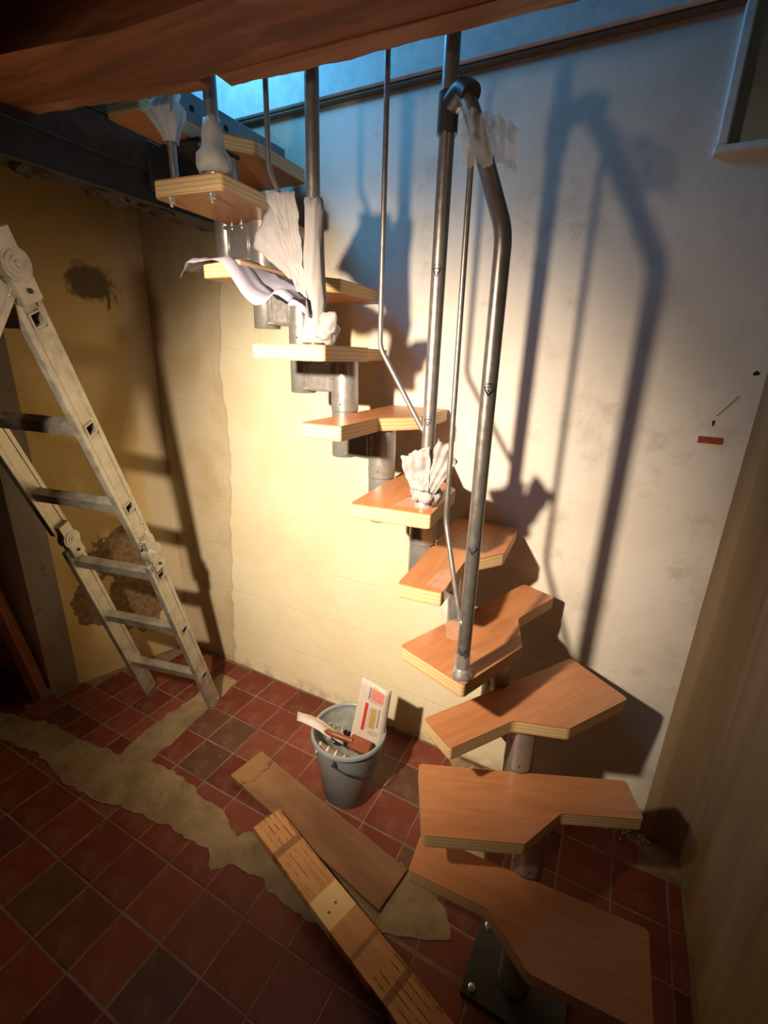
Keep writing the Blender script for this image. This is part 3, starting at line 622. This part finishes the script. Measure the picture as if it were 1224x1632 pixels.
# ------------------------------------------------------------------ protective foam and film left on the stair
def sleeve_wrap(name, P, prof, label, mat, seed, amp=.35, n=40, loc=None, lobes=None):
    """crumpled tube of sheet around a post; prof = [(radius,z,dx,dy)]"""
    bm = BM(); rings = []
    for r, z, dx, dy in prof:
        ring = []
        for k in range(n):
            a = 2 * PI * k / n; q = r * (1 + amp * nz((math.cos(a) * 1.6, math.sin(a) * 1.6, z * 14), 1.0, seed) + amp * .5 * nz((math.cos(a) * 4, math.sin(a) * 4, z * 30), 1.0, seed + 3))
            q = max(q, PR + .0015 + 0 * q) if abs(dx) + abs(dy) < .012 else q
            ring.append(bm.verts.new((P.x + dx + q * math.cos(a), P.y + dy + q * math.sin(a), z + .012 * nz((a * .8, 0, z), 2, seed) * (1 if z not in (prof[0][1],) else 0))))
        rings.append(ring)
    for a, b in zip(rings, rings[1:]):
        for k in range(n): bm.faces.new((a[k], a[(k + 1) % n], b[(k + 1) % n], b[k]))
    return bm
def grid_sheet(bm, C4, nu, nv, amp, seed, pleat=0.0, nrm=None, trim=None):
    """wrinkled sheet between four corner points (a,b,c,d): a-b bottom, d-c top"""
    a, b, c, d = [Vector(p) for p in C4]; N_ = nrm or ((b - a).cross(d - a)).normalized(); g = []
    for j in range(nv + 1):
        row = []
        for i in range(nu + 1):
            u, v = i / nu, j / nv; p = a.lerp(b, u).lerp(d.lerp(c, u), v)
            e = min(1, 4 * min(u, 1 - u) + .3)
            p = p + N_ * (amp * nz(p, 22, seed) + amp * .6 * nz(p, 60, seed + 2) + pleat * math.sin(u * 19 + 3 * nz(p, 8, seed)) * (.4 + .6 * v) * e)
            p += ((b - a).normalized() * nz((v * 7, seed, 0), 1) + (d - a).normalized() * nz((u * 7, seed + 4, 0), 1)) * amp * .7 * (1 if min(u, 1 - u, v, 1 - v) < .02 else 0)
            row.append(bm.verts.new(p))
        g.append(row)
    for j in range(nv):
        for i in range(nu): bm.faces.new((g[j][i], g[j][i + 1], g[j + 1][i + 1], g[j + 1][i]))
    return g
def solid(o, t=.0007):
    m = o.modifiers.new('thickness', 'SOLIDIFY'); m.thickness = t; m.offset = 0; return o
# large foam wrap on the post of the eighth tread
z8 = TZ(8)
bm = sleeve_wrap('w', P8, [(.036, z8 + .004, .004, -.012), (.033, z8 + .03, .004, -.008), (.023, z8 + .07, 0, 0), (.028, z8 + .11, 0, 0), (.030, z8 + .15, -.004, 0), (.026, z8 + .20, 0, 0), (.022, z8 + .25, 0, 0), (.021, z8 + .30, 0, 0), (.022, z8 + .325, 0, 0)], '', None, 3, .30)
grid_sheet(bm, [V(-.790, 1.026, z8 + .13), V(-.748, 1.024, z8 + .07), V(-.778, 1.020, z8 + .335), V(-.865, 1.016, z8 + .345)], 22, 26, .009, 11, .0035)
grid_sheet(bm, [V(-.790, 1.036, z8 + .14), V(-.780, 1.030, z8 + .12), V(-.850, 1.024, z8 + .34), V(-.925, 1.028, z8 + .235)], 16, 20, .008, 17, .002)
o = mk('foam_wrap', bm, M['foam'], None, True, origin=(P8.x, P8.y, z8), angle=70); solid(o); tag(o, 'largest white foam wrap, torn open around the tall post in the middle of the flight', 'foam wrap', 'protective foam on the railing posts')
bm = BM(); bmesh.ops.create_icosphere(bm, subdivisions=4, radius=.034, matrix=Matrix.Translation((P8.x + .052, P8.y - .02, z8 + .036)) @ Matrix.Diagonal((.9, .8, 1.05, 1)))
for v in bm.verts: v.co += v.normal * 0 + (v.co - V(P8.x + .052, P8.y - .02, z8 + .036)).normalized() * (.016 * nz(v.co, 38, 2) + .006 * nz(v.co, 90, 4))
bmesh.ops.translate(bm, verts=bm.verts, vec=(0, 0, .004)); o2 = mk('foam_wad', bm, M['foam'], o, True, angle=70)
# wrap on the post of the sixth tread
z6 = TZ(6)
bm = sleeve_wrap('w', P6, [(.040, z6 + .020, 0, -.004), (.042, z6 + .035, .002, 0), (.032, z6 + .055, 0, 0), (.026, z6 + .075, 0, 0), (.030, z6 + .10, -.006, 0)], '', None, 8, .45)
grid_sheet(bm, [V(-.468, 1.055, z6 + .05), V(-.408, 1.048, z6 + .05), V(-.415, 1.052, z6 + .165), V(-.500, 1.058, z6 + .125)], 22, 18, .010, 21, .006)
grid_sheet(bm, [V(-.430, 1.05, z6 + .05), V(-.395, 1.052, z6 + .045), V(-.345, 1.062, z6 + .135), V(-.398, 1.062, z6 + .185)], 18, 16, .010, 27, .004)
o = mk('foam_wrap', bm, M['foam'], None, True, origin=(P6.x, P6.y, z6), angle=70); solid(o); tag(o, 'frayed white foam tuft above the chrome foot of the post on the sixth tread', 'foam wrap', 'protective foam on the railing posts')
# bell of foam at the foot of the post on the tenth tread
zt = TZ(10)
bm = sleeve_wrap('w', P10, [(.034, zt + .003, 0, -.006), (.044, zt + .02, 0, -.004), (.040, zt + .045, 0, -.002), (.026, zt + .06, 0, 0), (.025, zt + .08, 0, 0), (.022, zt + .10, 0, 0), (.019, zt + .12, 0, 0)], '', None, 14, .14)
o = mk('foam_wrap', bm, M['foam_lit'], None, True, origin=(P10.x, P10.y, zt), angle=70); solid(o); tag(o, 'smooth bell-shaped white foam around the post foot on the tenth tread', 'foam wrap', 'protective foam on the railing posts')
bm = sleeve_wrap('w', P10b, [(.013, zt + .085, 0, 0), (.018, zt + .10, 0, 0), (.026, zt + .12, -.004, 0), (.034, zt + .14, -.010, 0), (.030, zt + .16, -.008, 0), (.020, zt + .175, 0, 0), (.026, zt + .19, .004, 0)], '', None, 19, .5)
grid_sheet(bm, [V(-1.150, .985, zt + .14), V(-1.125, .985, zt + .14), V(-1.105, .985, zt + .22), V(-1.135, .985, zt + .20)], 8, 10, .008, 29, .003)
o = mk('foam_wrap', bm, M['foam_lit'], None, True, origin=(P10b.x, P10b.y, zt + .1), angle=70); solid(o); tag(o, 'ragged foam knot halfway up the thin tube at the stair top, leftmost wrap', 'foam wrap', 'protective foam on the railing posts')
# clear film
bm = BM()
grid_sheet(bm, [V(-.355, .975, 2.02), V(-.288, .965, 2.01), V(-.318, .985, 2.105), V(-.372, .995, 2.125)], 18, 18, .014, 31, .004)
grid_sheet(bm, [V(-.305, .985, 2.030), V(-.255, .975, 2.00), V(-.262, .992, 2.075), V(-.325, .995, 2.110)], 14, 14, .018, 35, .005)
o = mk('clear_film', bm, M['clear2'], None, True, origin=(-.33, 1.0, 2.05), angle=70); tag(o, 'torn clear film flapping from the bend at the handrail top', 'plastic film')
bm = BM(); zz = TZ(4) + .026
bm = sleeve_wrap('w', P4, [(.024, zz, 0, 0), (.020, zz + .012, 0, 0), (.022, zz + .022, 0, 0), (.018, zz + .045, 0, 0)], '', None, 40, .3)
o = mk('clear_film', bm, M['clear'], None, True, origin=(P4.x, P4.y, zz), angle=70); tag(o, 'crinkled clear film around the chrome foot of the lowest post', 'plastic film')
bm = BM(); grid_sheet(bm, [V(-.315, 1.0, TZ(5) - .12), V(-.275, 1.0, TZ(5) - .115), V(-.30, 1.0, TZ(5) + .004), V(-.335, 1.0, TZ(5) + .01)], 10, 14, .008, 45, .002); grid_sheet(bm, [V(-.39, 1.02, TZ(5) + .004), V(-.335, 1.02, TZ(5) + .003), V(-.345, 1.13, TZ(5) + .006), V(-.385, 1.13, TZ(5) + .006)], 10, 12, .004, 49, .001)
for v in bm.verts:
    if v.co.z > TZ(5) - .01 and v.co.y > 1.01: v.co.z = max(v.co.z, TZ(5) + .002)
o = mk('clear_film', bm, M['clear'], None, True, origin=(-.33, 1.02, TZ(5)), angle=70); tag(o, 'clear film hanging over the narrow end of the fifth tread behind the lowest post', 'plastic film')
bm = BM(); z_ = TZ(6) + .003; grid_sheet(bm, [V(-.50, 1.035, z_), V(-.41, 1.045, z_), V(-.42, 1.10, z_ + .006), V(-.49, 1.11, z_ + .004)], 16, 10, .003, 52, .0015)
for v in bm.verts: v.co.z = max(v.co.z, TZ(6) + .0015)
o = mk('clear_film', bm, M['clear'], None, True, origin=(-.45, 1.06, TZ(6)), angle=70); tag(o, 'scrap of clear film lying by the post foot on the sixth tread', 'plastic film')
# lilac foam sheet over the narrow end of the ninth tread
bm = BM(); z9 = TZ(9); g = []
NU, NV = 30, 14
for j in range(NV + 1):
    row = []
    for i in range(NU + 1):
        u, v = i / NU, j / NV; x = -1.175 + u * .43; y = .965 + v * .14 - .03 * (1 - u) + .0 * u; xe = -.932
        z = z9 + .004 + .005 * abs(nz((x, y, 0), 26, 6))
        if x > xe:
            t_ = min(1, (x - xe) / .19); z -= .012 + (.085 if v < .5 else .085 + .09 * (.5 - abs(v - .5))) * t_ ** 1.1 + (.055 * (1 - v) * math.sin(min(1, t_ * 1.3) * PI)) ; y -= .015 * t_
        if x < -1.055: t_ = (-1.055 - x) / .12; z -= .020 * t_; y = y * (1 - t_) + 1.02 * t_
        if v < .001: z -= .014; y -= .012
        z += .006 * nz((x, y, z), 34, 5); row.append(bm.verts.new((x, y, z)))
    g.append(row)
for j in range(NV):
    for i in range(NU): bm.faces.new((g[j][i], g[j][i + 1], g[j + 1][i + 1], g[j + 1][i]))
o = mk('foam_sheet', bm, M['lilac'], None, True, origin=(-.99, 1.03, z9), angle=70); solid(o, .0009); tag(o, 'thin lilac-white foam sheet draped over the narrow end of the ninth tread', 'foam sheet')

# ------------------------------------------------------------------ folding ladder
lad = thing('folding_ladder', (-1.8, 1.28, 0), 'worn aluminium folding ladder standing before the mustard wall at left', 'ladder')
aD = 3.318; aN = 3.318 + 1.568
D3 = V(math.cos(aD), math.sin(aD), 0); N3 = V(math.cos(aN), math.sin(aN), 0)
t1, t2 = math.radians(73.5), math.radians(71.7)
LW, RW, RTK, HS = .396, .076, .024, .019    # width, rail depth, rail thickness, half rung hole
def rail_mesh(org, v, u, rungs, L, x0):
    w = u.cross(v).normalized(); bm = BM(); B3 = (u, v, w)
    for s in (-1, 1): abox(bm, (x0, 0, min(s * HS, s * RW / 2)), (x0 + RTK, L, max(s * HS, s * RW / 2)), 0, .0025, B3, org)
    cur = 0
    for rz in rungs + [None]:
        e = (rz - HS) if rz is not None else L
        if e > cur: abox(bm, (x0 + .002, cur, -HS), (x0 + RTK - .002, e, HS), 0, 0, B3, org)
        if rz is not None: cur = rz + HS
    return bm
def rung_mesh(org, v, u, rz, width):
    w = u.cross(v).normalized(); bm = BM(); B3 = (u, v, w); a, b = -.003, width + .003; o_ = HS - .0005; i_ = HS - .0045
    c = Vector(org) + v * rz
    rings = []
    for x, h in ((a, i_), (a, o_), (b, o_), (b, i_)):
        rings.append([bm.verts.new(c + u * x + v * sy * h + w * sz * h) for sy, sz in ((-1, -1), (1, -1), (1, 1), (-1, 1))])
    rings.append(rings[0])
    for p, q in zip(rings, rings[1:]):
        for k in range(4): bm.faces.new((p[k], p[(k + 1) % 4], q[(k + 1) % 4], q[k]))
    return bm
F0 = V(-1.570, 1.313, 0)
d1 = V(.068, -.285, .956).normalized(); d2 = V(.206, -.384, .900).normalized()
D3 = V(-.376, -.095, .010).normalized()
HJ = F0 + d1 * 1.000; TJ = HJ + d2 * .995
def hinge(c, v, u, x, sgn, par):
    w = u.cross(v).normalized(); og = Vector(c) + u * x
    bm = BM(); tube(bm, [og - u * .016 * 1, og + u * .016], .037, 28); h = mk('hinge', bm, M['alu'], par, True)
    for rr, tt in ((.030, .0185), (.018, .0205), (.008, .0235)):
        bm = BM(); tube(bm, [og - u * tt, og + u * tt], rr, 24); mk('hinge_disc', bm, M['alu'], h, True)
    bm = BM(); abox(bm, (-.0145, -.085, -.030), (.0145, -.02, .030), 0, .003, (u, v, w), og); mk('hinge_plate', bm, M['alu'], h)
    bm = BM(); abox(bm, (-.0145, .02, -.026), (.0145, .075, .026), 0, .003, (u, v, w), og); mk('hinge_plate', bm, M['alu'], h)
    bm = BM(); tube(bm, [og - u * .019 + v * -.058, og - u * .0140 + v * -.058], .006, 10); mk('locking_pin', bm, M['black'], h)
def section(org, v, L, rungs, width, x0, rl):
    for x in (x0, width - RTK - x0):
        r_ = mk('rail', rail_mesh(org, v, D3, rungs, L, x), M['alu'], lad)
        if x == x0:
            w = D3.cross(v).normalized()
            for yy in rl:
                for s in (-1, 1):
                    bm = BM(); p = Vector(org) + v * yy + w * s * .022 + D3 * (x0 - .0002); bmesh.ops.create_uvsphere(bm, u_segments=8, v_segments=6, radius=.0042, matrix=Matrix.Translation(p)); mk('rivet', bm, M['alu'], r_, True)
    for q in rungs: mk('rung', rung_mesh(Vector(org) + D3 * x0, v, D3, q, width - 2 * x0), M['alu'], lad)
section(F0, d1, .95, [.240, .560, .880], LW, 0.0, (.03, .915))
section(HJ + d2 * .045, d2, .905, [.185, .505, .825], LW, 0.0, (.02, .09, .885))
for x in (-.004, LW - RTK - .004): hinge(HJ, (d1 + d2).normalized(), D3, x, 1, lad); hinge(TJ, d2, D3, x, 1, lad)
d3 = V(.126, -.52, -.845).normalized()
LL = TJ.z / .845 * 1.0
section(TJ + d3 * .045, d3, LL - .05, [.30, .62, .94, 1.26, 1.58], LW, 0.0, (.02,))

# ------------------------------------------------------------------ bucket
BX, BY, BH = -.752, 1.236, .30
bk = thing('bucket', (BX, BY, 0), 'blue-grey plastic bucket standing on the red tiles by the wall', 'bucket')
bm = BM(); rg = lathe(bm, [(.096, .0), (.100, .004), (.139, .285), (.135, .285), (.0965, .010)], BX, BY, 48); capring(bm, rg[0][::-1]); capring(bm, rg[-1])
for q in bm.faces: q.material_index = 0
bo = mk('bucket_body', bm, [M['bucket'], M['bucket_in']], bk, True)
for pgn in bo.data.polygons:
    c = pgn.center; r_ = math.hypot(c.x, c.y)
    if pgn.normal.x * c.x + pgn.normal.y * c.y < -.02 * r_ or (pgn.normal.z > .9 and c.z < .05): pgn.material_index = 1
bm = BM(); rg = lathe(bm, [(.134, .283), (.134, .298), (.138, .302), (.144, .302), (.147, .298), (.147, .288), (.1405, .283), (.134, .283)], BX, BY, 48); mk('rim', bm, M['bucket'], bk, True)
# handle hanging down at the front
bm = BM(); hp = []
a0, SW = math.radians(-80), math.radians(180)
for i in range(41):
    u = i / 40; a = a0 + u * SW; sg = math.sin(u * PI); rr = .152 - .012 * sg + .012 * (1 - abs(1 - 2 * u)) * 0
    hp.append(V(BX + math.cos(a) * rr, BY + math.sin(a) * rr, .268 - .085 * sg ** .8))
tube(bm, hp, .0028, 8); mk('bucket_handle', bm, M['handle'], bk, True)
for a in (a0, a0 + SW):
    bm = BM(); q = V(BX + math.cos(a) * .138, BY + math.sin(a) * .138, .268); tube(bm, [q, q + V(math.cos(a), math.sin(a), 0) * .017], .007, 12); mk('handle_lug', bm, M['handle'], bk, True)
# things in the bucket
TL, TRr, BR, BL = V(-.712, 1.268, .535), V(-.622, 1.295, .497), V(-.640, 1.262, .215), V(-.752, 1.232, .215)
def lerp4(u, v): return BL.lerp(BR, u).lerp(TL.lerp(TRr, u), v)
NL = ((BR - BL).cross(TL - BL)).normalized()
card = thing('folded_card', (-.69, 1.26, .2), 'folded pale printed card with a red band standing up in the bucket', 'card')
bm = BM()
nu, nv = 12, 10; g = [[bm.verts.new(lerp4(i / nu, j / nv) + NL * (.010 * (i / nu) ** 2)) for i in range(nu + 1)] for j in range(nv + 1)]
for j in range(nv):
    for i in range(nu): bm.faces.new((g[j][i], g[j][i + 1], g[j + 1][i + 1], g[j + 1][i]))
back = [[bm.verts.new(lerp4(1, j / nv) + NL * .010 + (-NL * (.030 * math.sin(k / 5 * PI * .5 + 0)) + (BR - BL).normalized() * (.018 * math.sin(k / 5 * PI)) + V(0, 0, -.02 * k / 5) * (1 if j == nv else 0))) for k in range(1, 6)] for j in range(nv + 1)]
for j in range(nv):
    rowa = [g[j][nu]] + back[j]; rowb = [g[j + 1][nu]] + back[j + 1]
    for k in range(5): bm.faces.new((rowa[k], rowa[k + 1], rowb[k + 1], rowb[k]))
solid(mk('card_sheet', bm, M['card'], card, True, angle=60), .0012)
sgn = -1 if NL.dot(V(0, 0, 1.68) - V(0, 0, 0) + (V(0, 0, 0) - TL)) < 0 else 1
def printed(name, u0, u1, v0, v1, mat, wob=0):
    bm = BM(); n_ = 4; rows = []
    for v in (v0, v1):
        rows.append([bm.verts.new(lerp4(u0 + (u1 - u0) * k / n_, v) + NL * (.010 * (u0 + (u1 - u0) * k / n_) ** 2 + sgn * .0012)) for k in range(n_ + 1)])
    for k in range(n_): bm.faces.new((rows[0][k], rows[0][k + 1], rows[1][k + 1], rows[1][k]))
    return solid(mk(name, bm, M[mat], card), .0002)
printed('print', .30, .42, .30, .70, 'red'); printed('print', .55, .78, .36, .66, 'ochre'); printed('print', .40, .92, .735, .745, 'greyp')
printed('print', .46, .95, .76, .93, 'pink'); printed('print', .50, .62, .90, .96, 'yellowp'); printed('print', .62, .80, .82, .90, 'red'); printed('print', .36, .44, .76, .93, 'greyp'); printed('print', .83, .90, .40, .68, 'greyp')
for k in range(9): printed('print', .47, .52, .34 + k * .035, .355 + k * .035, 'greyp')
for k in range(5): printed('print', .56, .94, .26 + k * .016, .266 + k * .016, 'greyp')
t = thing('hand_tool', (-.70, 1.19, .28), 'brown plastic hand tool with a round handle lying across the bucket', 'tool')
bm = BM(); tube(bm, [V(-.825, 1.180, .300), V(-.815, 1.181, .302), V(-.78, 1.185, .300), V(-.735, 1.196, .292), V(-.715, 1.20, .288)], [.006, .010, .0115, .010, .012], 16); mk('tool_handle', bm, M['brown'], t, True)
bm = BM(); hu = V(.97, .10, -.12).normalized(); hv = V(-.1, .95, .28).normalized(); hw = hu.cross(hv).normalized(); hv = hw.cross(hu)
abox(bm, (0, -.028, -.016), (.088, .026, .010), 0, .006, (hu, hv, hw), V(-.728, 1.204, .284)); mk('tool_head', bm, M['brown'], t, True)
o = BM(); tube(o, [V(-.835, 1.135, .262), V(-.70, 1.155, .225)], .022, 24); t = thing('banded_roll', (-.77, 1.14, .24), 'olive rolled tube with cream bands inside the bucket', 'roll'); mk('roll_body', o, M['roll'], t, True)
for k in range(4):
    o = BM(); a = V(-.835, 1.135, .262).lerp(V(-.70, 1.155, .225), .06 + k * .24); d = V(.135, .02, -.037).normalized(); tube(o, [a, a + d * .006], .0232, 24); mk('band', o, M['band'], t, True)
# white strap loop over the rim
bm = BM(); sp = [V(-.80, 1.185, .292), V(-.86, 1.183, .312), V(-.925, 1.180, .318), V(-.958, 1.182, .312), V(-.965, 1.190, .302), V(-.955, 1.196, .296), V(-.92, 1.196, .3045), V(-.86, 1.198, .3055), V(-.80, 1.20, .285), V(-.76, 1.21, .262)]
sp = bend(sp, .02, 3); g = [[bm.verts.new(p + V(.01, -.017, -.004) * s) for s in (-1, 1)] for p in sp]
for a, b in zip(g, g[1:]): bm.faces.new((a[0], a[1], b[1], b[0]))
o = mk('white_strap', bm, M['strap'], None, True, origin=sp[0], angle=80); solid(o, .002); tag(o, 'looped white webbing strap hanging over the bucket rim', 'strap')
bm = BM(); grid_sheet(bm, [V(-.845, 1.215, .22), V(-.77, 1.25, .21), V(-.80, 1.26, .27), V(-.840, 1.23, .30)], 12, 12, .012, 61, .004); o = mk('crumpled_paper', bm, M['paper'], None, True, origin=(-.81, 1.23, .22), angle=50); solid(o, .0008); tag(o, 'crumpled grey paper scrap stuffed in the bucket beside the strap', 'paper')

# ------------------------------------------------------------------ loose boards on the floor
def plank(name, c0, c1, c2, c3, thk, mat, label):
    """c0..c3 top corners: c0->c1 far end, c0->c3 long side"""
    c0, c1, c3 = Vector(c0), Vector(c1), Vector(c3); ux = (c3 - c0); L = ux.length; ux.normalize(); uy = (c1 - c0); uy = (uy - ux * uy.dot(ux)); Wd = uy.length; uy.normalize(); uz = ux.cross(uy)
    if uz.z < 0: uz = -uz
    bm = BM(); n = 24; rings = []
    for i in range(n + 1):
        x = L * i / n; w = .0015 * nz((x * 9, 0, 0), 1, thk * 50); rings.append([bm.verts.new(p) for p in ((x, w, 0), (x, Wd + w, 0), (x, Wd + w, thk), (x, w, thk))])
    for a, b in zip(rings, rings[1:]):
        for k in range(4): bm.faces.new((a[k], a[(k + 1) % 4], b[(k + 1) % 4], b[k]))
    bm.faces.new(rings[0][::-1]); bm.faces.new(rings[-1])
    bmesh.ops.recalc_face_normals(bm, faces=bm.faces)
    ed = [e for e in bm.edges if len(e.link_faces) == 2 and e.calc_face_angle(0) > .8]; bmesh.ops.bevel(bm, geom=ed, offset=.0015, segments=1, affect='EDGES')
    me = bpy.data.meshes.new(name); bm.to_mesh(me); bm.free(); me.materials.append(mat); o = bpy.data.objects.new(name, me); COL.objects.link(o)
    Mx = Matrix((ux, uy, uz)).transposed().to_4x4(); o.matrix_world = Matrix.Translation(c0 - uz * thk) @ Mx; return tag(o, label, 'board')
plank('floor_board', (-1.190, 1.026, .032), (-1.150, 1.180, .032), None, (-.426, .892, .022), .018, m_plank_brown(), 'wide brown stained board lying on the tiles beside the bucket')
plank('striped_board', (-.930, .880, .072), (-.885, .978, .072), None, (-.02, .595, .048), .036, m_plank_striped(), 'narrower orange striped board with a pale patch, its end on the brown board')
# ------------------------------------------------------------------ rubble
def rubble(name, cx, cy, sx, sy, n, smin, smax, label, parent):
    bm = BM()
    for i in range(n):
        x, y = cx + R.gauss(0, sx), cy + R.gauss(0, sy); s = R.uniform(smin, smax)
        y = min(y, YW - s * 1.1); x = min(x, .30 + (YW - y) * 1.0 if y > 1.5 else .43)
        m = Matrix.Translation((x, y, s * .35 + .001)) @ Matrix.Rotation(R.uniform(0, 6), 4, Vector((R.random(), R.random(), R.random() + .1)).normalized()) @ Matrix.Diagonal((s, s * R.uniform(.5, 1), s * R.uniform(.4, .8), 1))
        r_ = bmesh.ops.create_icosphere(bm, subdivisions=1, radius=1, matrix=m)
        for v in r_['verts']: v.co += V(R.uniform(-1, 1), R.uniform(-1, 1), R.uniform(-.6, .6)) * s * .2; v.co.z = max(v.co.z, .0015)
    o = mk(name, bm, M['rubble'], parent); o['kind'] = 'stuff'; tag(o, label, 'rubble'); return o
rubble('plaster_rubble', .30, 1.575, .05, .015, 60, .002, .009, 'plaster crumbs piled in the dark right corner of the floor', None)
rubble('plaster_rubble', -.27, 1.50, .06, .05, 110, .002, .010, 'crumbled plaster at the wall foot under the fourth tread', None)
rubble('floor_debris', -.9, 1.15, .55, .25, 90, .0012, .0032, 'scattered pale crumbs of plaster over the tiles', None)
